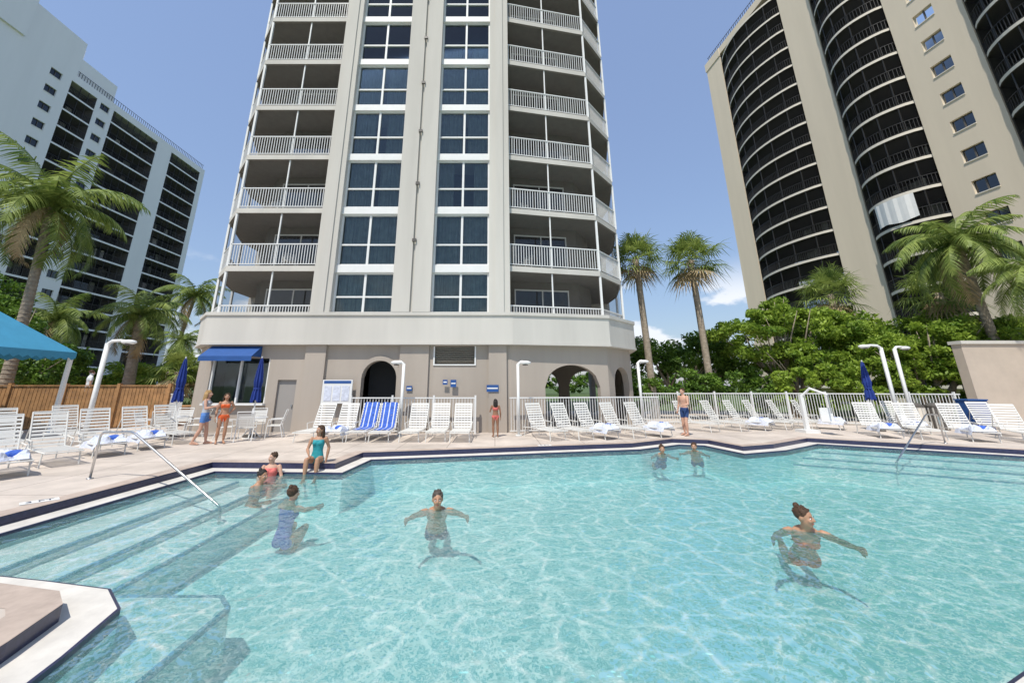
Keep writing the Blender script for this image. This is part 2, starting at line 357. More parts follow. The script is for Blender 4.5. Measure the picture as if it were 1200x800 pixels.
RB=[(.68,16.85),(5.05,17.7),(6.6,19.45),(7.25,22.3),(7.25,24.2)]; RI=[(5.8,24.2),(5.8,22.6),(5.2,20.4),(4.3,19.1),(.68,18.6)]
sl=MB(); rl=MB(); gl=MB(); wn=MB(); sc=MB()
def rail(mb,p0,p1,z,h,k,sp=.125,w=.028):
    p0=Vector(p0);p1=Vector(p1);L=(p1-p0).length;d=(p1-p0)/L
    mb.line(p0,p1,.06,z+h-.05,z+h,k); mb.line(p0,p1,.04,z+.08,z+.12,k)
    N=max(1,int(L/sp))
    for i in range(N):
        c=p0+d*(L*(i+.5)/N); mb.line(c-d*w/2,c+d*w/2,w,z+.12,z+h-.05,k)
for i in range(NF):
    z=zf(i)
    if i>0: 
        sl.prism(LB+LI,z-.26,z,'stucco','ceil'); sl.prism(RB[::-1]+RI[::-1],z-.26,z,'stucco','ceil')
        sl.box(-7.28,-4.56,16.8,18.6,z-.33,z+.02,'white'); sl.box(-2.85,-.27,16.8,18.6,z-.33,z+.02,'white')
    for B in (LB,RB):
        for a,b in zip(B[:-1],B[1:]):
            sh=Vector((b[0]-a[0],b[1]-a[1])); nrm=Vector((-sh.y,sh.x)).normalized()*(-.06 if B is LB else .06)
            aa=(a[0]+nrm.x,a[1]+nrm.y); bb=(b[0]+nrm.x,b[1]+nrm.y)
            zz=z if i else 4.4
            rail(rl,aa,bb,zz,1.1 if i else .95,'whitealu')
            a2=(a[0]+nrm.x*2.2,a[1]+nrm.y*2.2); b2=(b[0]+nrm.x*2.2,b[1]+nrm.y*2.2); z0=max(z,4.97)
            sc.add([(a2[0],a2[1],z0),(b2[0],b2[1],z0),(b2[0],b2[1],z+2.64),(a2[0],a2[1],z+2.64)],[(0,1,2,3)],'lscreen')
        for (x,y) in B[1:4]: rl.box(x-.05,x+.05,y+.03,y+.13,max(z,4.97),z+2.64,'white')
    rl.box(-10.25,-10.19,16.92,16.98,max(z,4.97),z+2.64,'white'); rl.box(2.65,2.71,17.3,17.36,max(z,4.97),z+2.64,'white')
    for T,a,b in ((lambda s,t,zz:(-8.16-s,18.6+t,zz),.4,3.2),(lambda s,t,zz:(.68+s*.990,18.6+s*.137+t,zz),.3,3.1)):
        z1=max(z+.02,4.98); gl.box(a,b,-.05,-.03,z1,z+2.15,'dglass',T)
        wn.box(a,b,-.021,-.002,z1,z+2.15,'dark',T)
        for q in (a,(a+b)/2,b-.06): wn.box(q,q+.06,-.09,-.052,z1,z+2.15,'white',T)
        wn.box(a,b,-.085,-.053,z+2.15,z+2.22,'white',T)
    if 0<i<9:
        rr=random.Random(i)
        for q in range(rr.randint(1,3)):
            inst('balcony_chair',CM,(rr.uniform(-11.6,-8.8),17.75,z),R(rr.uniform(-60,60)),1,tower)
            inst('balcony_chair',CM,(rr.uniform(1.3,4.0),18.15,z),R(rr.uniform(-60,60)),1,tower)
    for x0,x1 in ((-7.28,-4.56),(-2.85,-.27)):
        z0=max(z+.02,4.97); z1=z+2.57
        gl.box(x0+.02,x1-.02,16.97,16.985,z0,z1,'glass')
        zh=z0+(z1-z0)*.4; xm=(x0+x1)/2
        for (a,b,c,d) in ((x0,x0+.08,z0,z1),(x1-.08,x1,z0,z1),(xm-.05,xm+.05,z0,z1),(x0+.08,xm-.05,zh-.035,zh+.035),(xm+.05,x1-.08,zh-.035,zh+.035),(x0+.08,xm-.05,z0,z0+.07),(xm+.05,x1-.08,z0,z0+.07),(x0+.08,xm-.05,z1-.07,z1),(xm+.05,x1-.08,z1-.07,z1)):
            wn.box(a,b,16.9,17.03,c,d,'white')
        rr=random.Random(i*7+int(x0*3)); gap=rr.choice([0,0,.15,.3,.5])
        xs=np.arange(x0+.05,x1-.05,.04); yv=17.2+.05*np.sin(xs*30+rr.random()*6)+.02*np.sin(xs*71)
        for j in range(len(xs)-1):
            if abs(xs[j]-xm)<gap: continue
            wn.add([(xs[j],yv[j],z0),(xs[j+1],yv[j+1],z0),(xs[j+1],yv[j+1],z1),(xs[j],yv[j],z1)],[(0,1,2,3)],'curtain')
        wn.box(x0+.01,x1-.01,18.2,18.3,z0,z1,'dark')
    if i: wn.box(-3.79,-3.61,16.46,16.545,z+1.05,z+1.19,'lamp')
gl.box(-12.2,-9.7,17.05,17.06,1.15,3.0,'glass'); wn.box(-12.2,-9.7,17.9,18,1.1,3.1,'recess')
for x in (-12.2,-11.0,-9.77): wn.box(x,x+.07,16.95,17.1,1.15,3.0,'white')
wn.box(-12.25,-9.65,16.7,17.15,1.07,1.148,'white')
wn.box(-9.25,-8.45,17.0,17.08,0,2.1,'door'); wn.box(-8.6,-8.55,16.95,17.0,1,1.1,'steel')
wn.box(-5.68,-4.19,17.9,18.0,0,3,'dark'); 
for i in range(9): wn.add([(-2.58,17.08,2.76+i*.082),(-.9,17.08,2.76+i*.082),(-.9,16.93,2.80+i*.082),(-2.58,16.93,2.80+i*.082)],[(0,1,2,3)],'stucco')
wn.box(-2.6,-.88,17.12,17.15,2.75,3.5,'dark')
for a in ((-2.66,-2.6,2.7,3.52),(-.88,-.82,2.7,3.52)): wn.box(a[0],a[1],16.86,16.93,a[2],a[3],'white')
wn.box(-2.6,-.88,16.86,16.93,2.7,2.75,'white')
sl.obj('balcony_slabs',tower); rl.obj('railings',tower); gl.obj('glazing',tower); wn.obj('windows_and_doors',tower); sc.obj('balcony_screens',tower)
aw=MB()
P=[(-12.3,16.86,3.52),(-10.1,16.86,3.52),(-10.1,16.2,3.05),(-12.3,16.2,3.05)]
aw.add(P+[(p[0],p[1],p[2]-.03) for p in P],[(0,1,2,3),(7,6,5,4),(0,3,7,4),(1,5,6,2)],'blue'); aw.box(-12.3,-10.1,16.18,16.2,2.85,3.05,'blue')
for x in (-12.3,-10.1): aw.add([(x,16.86,3.5),(x,16.2,3.04),(x,16.86,3.04)],[(0,1,2)],'blue')
aw.obj('window_awning')
sg=MB(); sg.box(-7.2,-5.95,16.6,16.68,1.15,2.1,'whitealu'); sg.box(-7.14,-6.01,16.59,16.6,1.95,2.06,'blue')
for i in range(3): sg.box(-7.1+i*.37,-6.8+i*.37,16.588,16.6,1.25,1.85,'towelw')
for x in (-7.15,-6.05): sg.box(x,x+.05,16.62,16.67,0,1.15,'whitealu')
sg.obj('notice_board')
for x,z,w,h in ((-3.6,1.75,.24,.2),(-1.75,1.95,.24,.3),(-.1,1.75,.5,.28),(-2.1,2.0,.2,.2)):
    s=MB(); s.box(-w/2,w/2,-.03,0,-h/2,h/2,'blue'); s.box(-w/2+.03,w/2-.03,-.034,-.03,-.02,.03,'white'); s.obj('wall_sign',loc=(x,16.75,z))

# ------------------------------------------------------------------ side buildings
def facade(name,O,u,nrm,L,H,depth,st,z0,segs,kw,ks,bulge,scr,roof,kc,sheets=()):
    root=empty(name); T=lambda s,d,z:(O[0]+u[0]*s+nrm[0]*d,O[1]+u[1]*s+nrm[1]*d,z)
    w=MB(); b=MB(); g=MB()
    w.box(0,L,-depth,-3.0,0,H,kw,T)
    N=int((H-z0)/st)
    for (a,c,typ) in segs:
        if typ=='pier': w.box(a,c,-3.0,0,0,H,kw,T)
        elif typ=='win':
            xm=(a+c)/2; hw=.75
            w.box(a,xm-hw,-3.0,0,0,H,kw,T); w.box(xm+hw,c,-3.0,0,0,H,kw,T)
            for i in range(N):
                z=z0+st*i; w.box(xm-hw,xm+hw,-3,0,z-.95 if i else 0,z+.75,kw,T)
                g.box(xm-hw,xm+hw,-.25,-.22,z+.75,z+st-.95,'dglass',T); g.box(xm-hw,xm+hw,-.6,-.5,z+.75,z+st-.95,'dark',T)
                g.box(xm-.04,xm+.04,-.3,-.15,z+.75,z+st-.95,'lamp',T); g.box(xm-hw,xm+hw,0,.06,z+.66,z+.745,ks,T)
            w.box(xm-hw,xm+hw,-3,0,z0+st*N-.95,H,kw,T)
        else:
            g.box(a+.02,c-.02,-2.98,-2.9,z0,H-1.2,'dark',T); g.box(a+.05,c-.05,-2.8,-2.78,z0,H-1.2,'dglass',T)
            for q in (a+.02,c-.03): g.box(q-.01,q+.02,-2.7,-.12,z0,H-1.25,kc,T)
            nb=14 if bulge else 1
            cv=[(a+(c-a)*j/nb,(-.2+bulge*math.sin(math.pi*j/nb)**.75) if bulge else -.02) for j in range(nb+1)]
            for i in range(N+1):
                z=z0+st*i
                if z>H-1.2: break
                pl=[T(s,d,0)[:2] for s,d in cv]+[T(c,-2.95,0)[:2],T(a,-2.95,0)[:2]]
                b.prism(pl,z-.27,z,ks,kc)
                if z+st>H: break
                for j in range(nb):
                    p,q=T(cv[j][0],cv[j][1]-.06,0)[:2],T(cv[j+1][0],cv[j+1][1]-.06,0)[:2]
                    rail(g,p,q,z,1.08,'bronze',.2,.035)
                    p,q=T(cv[j][0],cv[j][1]-.14,0)[:2],T(cv[j+1][0],cv[j+1][1]-.14,0)[:2]
                    g.add([(*p,z),(*q,z),(*q,z+st-.27),(*p,z+st-.27)],[(0,1,2,3)],scr)
                for j in range(0,nb+1,3 if bulge else 1):
                    p=T(cv[j][0],cv[j][1]-.1,0); g.box(p[0]-.04,p[0]+.04,p[1]-.04,p[1]+.04,z,z+st-.27,'bronze')
                if not bulge:
                    for q in np.arange(a+1.2,c-.3,1.2): g.box(q-.03,q+.03,-.12,-.06,z,z+st-.27,'bronze',T)
                rr=random.Random(i*31+int(a*10))
                for _ in range(4):
                    q=rr.uniform(a+.8,c-.8); ww=rr.uniform(.3,.7)
                    g.box(q-ww,q+ww,-2.75,-2.7,z+.0,z+st-.6,rr.choice(['recess','curtain','wwall','dark','curtain']),T)
            w.box(a,c,-3,0,H-1.2,H,kw,T); w.box(a,c,-3,0,0,z0-.28,kw,T)
    for (a,c,d0,d1,za,zb) in roof: w.box(a,c,d0,d1,za,zb,kw,T)
    w.obj('walls',root); b.obj('balcony_slabs',root); g.obj('railings_and_windows',root)
    rf=MB(); p,q=T(.3,-.3,0)[:2],T(L-.3,-.3,0)[:2]; rail(rf,p,q,H,1.1,'bronze',.4,.05); rf.obj('roof_railing',root)
    if sheets:
        hb=MB()
        for (a,c,s0,s1,za,zb) in sheets:
            NN=12
            for j in range(NN):
                pts=[]
                for jj in (j,j+1):
                    s=s0+(s1-s0)*jj/NN; dd=-.2+bulge*math.sin(math.pi*(s-a)/(c-a))**.75+.12+.04*math.sin(jj*2.1); pts.append((s,dd))
                sag=lambda jj:.12*math.sin(jj*.6)
                hb.add([T(pts[0][0],pts[0][1],za+sag(j)),T(pts[1][0],pts[1][1],za+sag(j+1)),T(pts[1][0],pts[1][1],zb),T(pts[0][0],pts[0][1],zb)],[(0,1,2,3)],'white')
        hb.obj('hanging_sheets',root)
    return root
u=Vector((.0847,-.9964)); nr=Vector((-.9964,-.0847))
facade('condominium_tower',(36.9,55),u,nr,40,56,22,2.85,1.9,
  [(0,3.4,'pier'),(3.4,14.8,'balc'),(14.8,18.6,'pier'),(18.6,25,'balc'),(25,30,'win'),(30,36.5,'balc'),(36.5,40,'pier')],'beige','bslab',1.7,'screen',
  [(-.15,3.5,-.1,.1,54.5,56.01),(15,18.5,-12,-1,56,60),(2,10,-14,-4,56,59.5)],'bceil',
  [(18.6,25,20.4,23.6,16.4,18.7)])
facade('white_apartment_block',(-64.5,76),(0,-1),(1,0),50,48,20,2.85,2.0,
  [(0,1.2,'pier'),(1.2,8.8,'balc'),(8.8,12.0,'pier'),(12.0,20.8,'balc'),(20.8,23.6,'win'),(23.6,27.5,'balc'),(27.5,31.5,'win'),(31.5,50,'pier')],'wwall','wwall',0,'lscreen',
  [(20.9,27,-9,-.5,48,51.5),(27.1,34,-12,.0,48,54),(34.1,50,-12,.3,48,57),(24,30,-14,-4,51.5,56)],'ceil')

# ------------------------------------------------------------------ trees
def frond_palm(name,x,y,h,lean=(0,0),r=3.,nf=26,tr=.17,seed=0,dead=4):
    rd=random.Random(seed); root=empty(name,(x,y,0)); t=MB()
    pts=[];rs=[]; N=10
    for i in range(N+1):
        f=i/N; pts.append((lean[0]*f**1.6,lean[1]*f**1.6,h*f)); rs.append(tr*(1.35-.55*f) if i else tr*1.8)
    t.tube(pts,rs,'bark',10); 
    for i in range(int(h/.22)):
        f=i*.22/h
        t.tube([(lean[0]*f**1.6,lean[1]*f**1.6,h*f),(lean[0]*f**1.6,lean[1]*f**1.6,h*f+.05)],tr*(1.42-.55*f),'bark',10)
    t.obj('trunk',root,True)
    c=Vector(pts[-1]); l=MB()
    for i in range(nf):
        az=i*2.39996+rd.uniform(-.3,.3); el=R(80)-R(115)*(i/nf)+R(rd.uniform(-10,10)); L=r*rd.uniform(.8,1.2)
        dd=i>nf-dead; k='palmdead' if dd else 'palml'
        hd=Vector((math.cos(az),math.sin(az),0)); p=c.copy(); S=16; path=[]; a=el
        for j in range(S+1):
            path.append(p.copy()); p=p+(hd*math.cos(a)+Vector((0,0,1))*math.sin(a))*L/S; a-=R(rd.uniform(4.0,7.5))*(1+.3*math.cos(el))
        l.tube(path,[.035*(1-.8*j/S) for j in range(S+1)],k,4)
        sd=Vector((-hd.y,hd.x,0)); tw=rd.uniform(-.3,.3)
        for j in range(1,S):
          for jj in (0,.33,.66):
            f=(j+jj)/S; q=path[j].lerp(path[j+1],jj); ll=L*.25*math.sin(math.pi*min(1,f*.9+.08))**.6*rd.uniform(.8,1.15); fw=(path[min(j+1,S)]-path[j-1]).normalized()
            for s in (-1,1):
                dr=(sd*s*(1+tw*s)+fw*.65+Vector((0,0,-.4-.7*rd.random()))).normalized(); w=fw*.023*r/3*1.2
                m=q+dr*ll*.5+Vector((0,0,.03)); e=q+dr*ll+Vector((0,0,-.12*ll))
                l.add([q-w,q+w,m+w*.9,m-w*.9,e],[(0,1,2,3),(3,2,4)],k)
    l.obj('fronds',root); return root
def fan_palm(name,x,y,h,r=1.5,nf=34,tr=.17,seed=0,lean=(0,0)):
    rd=random.Random(seed); root=empty(name,(x,y,0)); t=MB()
    t.tube([(lean[0]*(i/8)**1.5,lean[1]*(i/8)**1.5,h*i/8) for i in range(9)],[tr*1.5]+[tr*(1.1-.2*i/8) for i in range(1,9)],'bark',10)
    c=Vector((lean[0],lean[1],h))
    for i in range(26):
        a=rd.uniform(0,6.28); z=h-rd.uniform(.1,1.3); b=Vector((c.x,c.y,z)); o=Vector((math.cos(a),math.sin(a),.7))*.28
        t.tube([b,b+o],[.05,.02],'bark',4)
    t.obj('trunk',root,True); l=MB()
    for i in range(nf):
        az=i*2.39996; el=R(85)-R(150)*(i/nf)+R(rd.uniform(-10,10)); k='palmdead' if i>nf-7 else 'palml'
        hd=Vector((math.cos(az)*math.cos(el),math.sin(az)*math.cos(el),math.sin(el))); pl=r*rd.uniform(.45,.7)
        b=c+hd*pl-Vector((0,0,.06)); l.tube([c,b],.02,k,4)
        sd=hd.cross(Vector((0,0,1))).normalized() if abs(hd.z)<.99 else Vector((1,0,0)); up=sd.cross(hd)
        n=22
        for j in range(n):
            a=R(-125+250*j/(n-1)); d=(hd*math.cos(a)+sd*math.sin(a)+up*.15*math.cos(2*a)).normalized()
            L=r*rd.uniform(.5,.75)*(1-.25*abs(a)/2.2); w=d.cross(up).normalized()*.035
            m=b+d*L*.55; e=b+d*L+Vector((0,0,-L*rd.uniform(.15,.55)))
            l.add([b-w*.3,b+w*.3,m+w,m-w,e],[(0,1,2,3),(3,2,4)],k)
    l.obj('fronds',root); return root
def leaves(mb,c,r,n,size,k,clumps=40,seed=0,flat=.4):
    g=np.random.default_rng(seed)
    cc=g.normal(size=(clumps,3)); cc/=np.linalg.norm(cc,axis=1)[:,None]; cc*=(g.random(clumps)**.35)[:,None]*.85
    cc=cc*np.array(r)+np.array(c); cr=np.min(r)*g.uniform(.22,.42,clumps)
    idx=g.integers(0,clumps,n); d=g.normal(size=(n,3)); d/=np.linalg.norm(d,axis=1)[:,None]
    p=cc[idx]+d*(cr[idx]*g.random(n)**.4)[:,None]*np.array([1.25,1.25,.75])
    p=p[p[:,2]>.05]; n=len(p)
    a=g.normal(size=(n,3)); a/=np.linalg.norm(a,axis=1)[:,None]
    nn=g.normal(size=(n,3)); nn[:,2]+=flat*2; b=np.cross(a,nn); b/=np.linalg.norm(b,axis=1)[:,None]; a=np.cross(b,nn); a/=np.linalg.norm(a,axis=1)[:,None]
    s=(size*g.uniform(.6,1.3,n))[:,None]
    V=np.stack([p-a*s,p+b*s*.45,p+a*s,p-b*s*.45],1).reshape(-1,3)
    mb.add(V.tolist(),[(4*i,4*i+1,4*i+2,4*i+3) for i in range(n)],k)
def tree(name,x,y,blobs,seed,k='leaf',n=9000,size=.13,trunk=True):
    root=empty(name,(x,y,0)); l=MB(); t=MB(); rd=random.Random(seed)
    for i,(bx,by,bz,rx,ry,rz) in enumerate(blobs):
        leaves(l,(bx,by,bz),(rx,ry,rz),int(n*rx*rz/4),size,k,int(26*max(1,rx*rz/4)),seed*10+i)
        if trunk:
            m=Vector((bx*.35,by*.35,bz*.45)); 
            t.tube([(bx*.1,by*.1,0),m,(bx*.8,by*.8,bz*.8),(bx,by,bz+rz*.5)],[.16,.12,.08,.02],'bark',8)
            for _ in range(5):
                e=Vector((bx+rd.uniform(-.8,.8)*rx,by+rd.uniform(-.8,.8)*ry,bz+rd.uniform(-.3,.7)*rz)); t.tube([m,m.lerp(e,.5)+Vector((0,0,.3)),e],[.07,.045,.012],'bark',6)
    l.obj('foliage',root); 
    if trunk: t.obj('trunk_and_limbs',root,True)
    return root
frond_palm('coconut_palm',-24.6,20,11.6,(-.7,0),4.3,34,.2,1)
frond_palm('coconut_palm',-22.1,24,6.1,(-.3,0),2.9,28,.26,2)
frond_palm('coconut_palm',-26.6,32,9.2,(1.0,0),3.0,26,.15,3)
frond_palm('coconut_palm',-23.8,29,5.0,(.4,0),2.2,22,.15,9)
frond_palm('coconut_palm',-31.5,27,6.3,(.4,0),3.0,26,.17,13)
fan_palm('cabbage_palm',-19.6,24.5,2.7,1.7,28,.2,14)
fan_palm('cabbage_palm',9.5,24,9.9,1.9,40,.2,4,(-.25,0))
fan_palm('cabbage_palm',13.2,24.3,9.9,2.1,42,.2,5,(-.2,0))
frond_palm('coconut_palm',26.6,20.5,9.6,(-.3,0),3.7,34,.18,6)
frond_palm('coconut_palm',25.8,17.6,6.9,(.2,0),2.6,28,.16,7)
fan_palm('cabbage_palm',24.2,27,8.2,2.2,36,.2,8)
fan_palm('cabbage_palm',28.5,24,7.6,2.3,36,.2,11)
tree('shade_tree',18.4,24.5,[(-2.6,0,4.6,2.4,2.4,1.5),(-.2,.5,6.3,2.5,2.2,1.3),(2.2,.3,5.4,2.8,2.4,1.6),(4.2,0,3.9,2.0,2,1.4),(0,-.5,3.2,3.4,2,1.3)],21,'leaf',6500,.13)
tree('shade_tree',12.8,28,[(-1.5,0,3.8,2.6,2,1.7),(2,0,4.0,2.6,2,1.8),(4.6,0,3.5,1.8,2,1.6)],22,'leafd',5500,.13)
tree('shade_tree',26.5,25,[(-3,0,4.6,2.6,2.2,2.0),(1,0,4.6,3.0,2.4,2.0),(4,-2,4,2.4,2.4,1.9)],23,'leaf',5500,.14)
tree('sea_grape_tree',23.6,21.6,[(-1.8,0,3.5,1.9,1.3,1.3),(.8,-.2,4.1,2.0,1.3,1.5),(3.2,-.6,4.4,2.2,1.4,1.6)],31,'leaf',5500,.12)
tree('sea_grape_hedge',22,21.8,[(-4.5,0,1.7,2.6,1.2,1.5),(-.5,0,2.0,2.8,1.3,1.7),(3.5,-.6,2.4,2.8,1.3,1.9),(7.5,-1.5,2.6,2.8,1.4,2)],24,'leaf',6500,.12,False)
tree('sea_grape_hedge',11,24,[(-2.5,0,1.4,2.2,1.2,1.3),(1.2,0,1.5,2.4,1.2,1.4),(4.5,0,1.6,2.2,1.2,1.4)],25,'leafd',5500,.12,False)
tree('shade_tree',-29,24,[(-2,0,5.2,2.8,2,2.4),(1.5,0,3.0,2.4,2,1.8),(-4,0,7.3,2,2,1.8)],26,'leafd',4500,.14)
tree('shrub_hedge',-21,26,[(-3,0,1.8,2.6,1.4,1.8),(1,0,2.0,2.6,1.4,1.8),(-7,0,2.2,2.6,1.4,2),(4,0,1.7,1.6,1.2,1.5)],27,'leaf',5500,.12,False)
l=MB()
for i in range(60):
    a=R(-75+150*i/59); d=95+10*math.sin(i*1.7); x,y=d*math.sin(a),d*math.cos(a)
    leaves(l,(x,y,3.2),(4.5,2.5,3.0+math.sin(i*2.3)),700,.45,'leafd',22,500+i)
l.obj('distant_tree_belt')

# ------------------------------------------------------------------ fences and walls
f=MB(); rail(f,(7.5,20.6),(15,20.6),0,1.5,'whitealu',.12,.022); rail(f,(15,20.6),(21.6,18.6),0,1.5,'whitealu',.12,.022)
for x in np.arange(7.5,15,1.9): f.box(x-.035,x+.035,20.56,20.64,0,1.58,'whitealu')
for i in range(5): f.box(15+i*1.6-.035,15+i*1.6+.035,20.56-i*.485,20.64-i*.485,0,1.58,'whitealu')
f.obj('pool_fence')
f=MB(); rail(f,(-5.9,16.45),(-.8,16.45),0,1.4,'whitealu',.12,.022); rail(f,(.6,16.5),(7.3,17.9),0,1.4,'whitealu',.12,.022)
for x in (-5.9,-4.2,-2.5,-.8): f.box(x-.035,x+.035,16.41,16.49,0,1.48,'whitealu')
f.obj('pool_fence')
f=MB(); rail(f,(-15.2,18.8),(-12.9,16.6),0,1.5,'whitealu',.12,.022); f.obj('pool_fence')
f=MB(); p0=Vector((-15.3,18.9)); p1=Vector((-30,15.8)); d=(p1-p0).normalized(); L=(p1-p0).length
for i in range(int(L/.145)):
    c=p0+d*(.145*i+.07); f.line(c-d*.062,c+d*.062,.025,.05,1.82+.01*math.sin(i*3.1),'wood')
for z in (.4,1.4): f.line(p0+Vector((0,.05)),p1+Vector((0,.05)),.05,z,z+.1,'wood')
f.line(p0,p1,.12,1.84,1.89,'wood')
for i in range(8): c=p0+d*(2.05*i+.1); f.line(c-d*.06,c+d*.06,.16,0,1.96,'wood')
f.obj('wooden_fence')
f=MB(); f.prism([(-15.4,19.3),(-30,16.2),(-30,22),(-15.4,22)],0,.85,'wood'); f.obj('raised_wooden_terrace')
w=MB(); w.box(21.9,34,18.2,18.6,0,3.75,'wallb'); w.box(21.85,34.05,18.12,18.68,3.75,3.9,'stucco'); w.obj('garden_wall')
c=MB(); X0,X1,Y0,Y1=-26.5,-17.6,12.4,16.4
ap=[(-23.8,14.4,5.3),(-20.4,14.4,5.3)]; cr=[(X0,Y0,3.2),(X1,Y0,3.2),(X1,Y1,3.2),(X0,Y1,3.2)]
c.add(cr+ap,[(0,1,5,4),(1,2,5),(2,3,4,5),(3,0,4)],'aqua')
for a,b in ((0,1),(1,2),(2,3),(3,0)):
    A=Vector(cr[a]);B=Vector(cr[b]); N=14
    for i in range(N):
        p=A.lerp(B,i/N);q=A.lerp(B,(i+1)/N); m=(p+q)/2
        c.add([p,q,q-Vector((0,0,.22)),m-Vector((0,0,.32)),p-Vector((0,0,.22))],[(0,1,2,3,4)],'aqua')
for x,y in ((X0+.1,Y0+.1),(X1-.1,Y0+.1),(X1-.1,Y1-.1),(X0+.1,Y1-.1)): c.box(x-.06,x+.06,y-.06,y+.06,0,3.18,'white')
c.obj('shade_canopy')

# ------------------------------------------------------------------ furniture
def lounger(kind):
    b=MB(); w=.32; zs=.34
    back=R(64); by=.2; bl=.95
    bt=(by+bl*math.cos(back),zs+bl*math.sin(back))
    for s in (-w,w):
        b.tube([(s,-1.15,zs-.02),(s,.2,zs),(s,.75,zs-.02)],.017,'strap',6); b.tube([(s,by,zs+.01),(s,bt[0],bt[1])],.016,'strap',6)
        b.tube([(s,-.95,zs-.02),(s*1.05,-1.0,0)],.016,'strap',6); b.tube([(s,.62,zs-.02),(s*1.05,.68,0)],.016,'strap',6)
        b.tube([(s,by+.28,zs+.5),(s,.7,zs)],.012,'strap',6)
        b.tube([(s*1.05,-.15,zs),(s*1.15,-.15,zs+.2),(s*1.15,.3,zs+.22),(s*1.05,by+.1,zs+.2)],.014,'strap',6)
    b.tube([(-w,-1.15,zs-.02),(w,-1.15,zs-.02)],.017,'strap',6); b.tube([(-w,bt[0],bt[1]),(w,bt[0],bt[1])],.016,'strap',6)
    n=14
    for i in range(n):
        y=-1.1+1.25*i/n; b.box(-w,w,y,y+.055,zs+.006,zs+.012,'strap')
    n=10
    for i in range(n):
        a,e=(i+.15)/n,(i+.74)/n
        p=(by+bl*a*math.cos(back),zs+bl*a*math.sin(back)+.012); q=(by+bl*e*math.cos(back),zs+bl*e*math.sin(back)+.012)
        b.add([(-w,p[0],p[1]),(w,p[0],p[1]),(w,q[0],q[1]),(-w,q[0],q[1])],[(0,1,2,3)],'strap')
    if kind:
        tk='towelb' if kind in(1,) else 'towelw'
        if kind==1:
            pr=[(-.7,zs+.03),(0,zs+.035),(by-.02,zs+.05)]+[(by+bl*a*math.cos(back)-.03,zs+bl*a*math.sin(back)+.02) for a in (.2,.5,.8,1.03)]+[(bt[0]+.04,bt[1]-.2)]
            N=15
            for i in range(len(pr)-1):
                for j in range(N):
                    x0=-.28+.56*j/N;x1=-.28+.56*(j+1)/N; k='towelw' if j%5==2 else tk
                    o=lambda x:.008*math.sin(x*23+i)
                    b.add([(x0,pr[i][0],pr[i][1]+o(x0)),(x1,pr[i][0],pr[i][1]+o(x1)),(x1,pr[i+1][0],pr[i+1][1]+o(x1)),(x0,pr[i+1][0],pr[i+1][1]+o(x0))],[(0,1,2,3)],k)
        else:
            g=np.random.default_rng(kind); NX,NY=14,16
            vs=[];hh=g.random((NX+1,NY+1))
            for i in range(NX+1):
                for j in range(NY+1):
                    x=-.36+.72*i/NX;y=-1.15+.9*j/NY
                    e=min(1,min(i,NX-i)/2)*min(1,min(j,NY-j)/2)
                    vs.append((x+.05*math.sin(y*7),y+.06*math.sin(x*9),zs+.02+e*(.07+.06*math.sin(x*14+y*9)+.05*hh[i,j]) if 0<i<NX else zs-.12))
            b.add(vs,[(i*(NY+1)+j,(i+1)*(NY+1)+j,(i+1)*(NY+1)+j+1,i*(NY+1)+j+1) for i in range(NX) for j in range(NY)],tk)
            b.sphere((.1,-.75,zs+.1),(.16,.12,.09),'towelb')
    return b.mesh('sun_lounger_mesh')
LM=[lounger(0),lounger(1),lounger(2)]
def LG(x,y,rot,k=0): inst('sun_lounger',LM[k],(x,y,0),R(rot))
for i,(x,y) in enumerate([(-11.0,9.2),(-11.3,10.5),(-11.4,11.8),(-11.3,13.0),(-11.2,14.1),(-14.3,11.9),(-14.4,13.8)]): LG(x,y,60+(i*37%9),[2,0,2,2,0,0,0][i])
for i,x in enumerate([-6.45,-5.55,-4.75,-4.0,-2.9,-2.05,-1.2]): LG(x,14.95+.05*(i%3),(-3,2,0,3,-2,1,0)[i],[0,2,1,1,0,0,0][i])
for i,(x,y) in enumerate([(1.75,15.3),(2.75,15.4),(3.7,15.6),(4.8,15.9),(5.9,16.2),(8.6,17.8),(10.0,18.1),(11.2,18.4),(12.3,18.7),(13.5,18.8),(14.6,18.7)]): LG(x,y,28+(i*23%11),[0,0,2,0,2,0,0,2,0,0,2][i])
for i,(x,y,r) in enumerate([(14.8,15.9,-20),(15.9,15.4,-24),(17.1,14.9,-24),(18.4,14.4,-30),(19.6,13.6,-32),(17.2,17.2,-20),(20,16.4,-25),(21.5,15.5,-30)]): LG(x,y,r,[2,0,2,0,0,2,0,0][i])

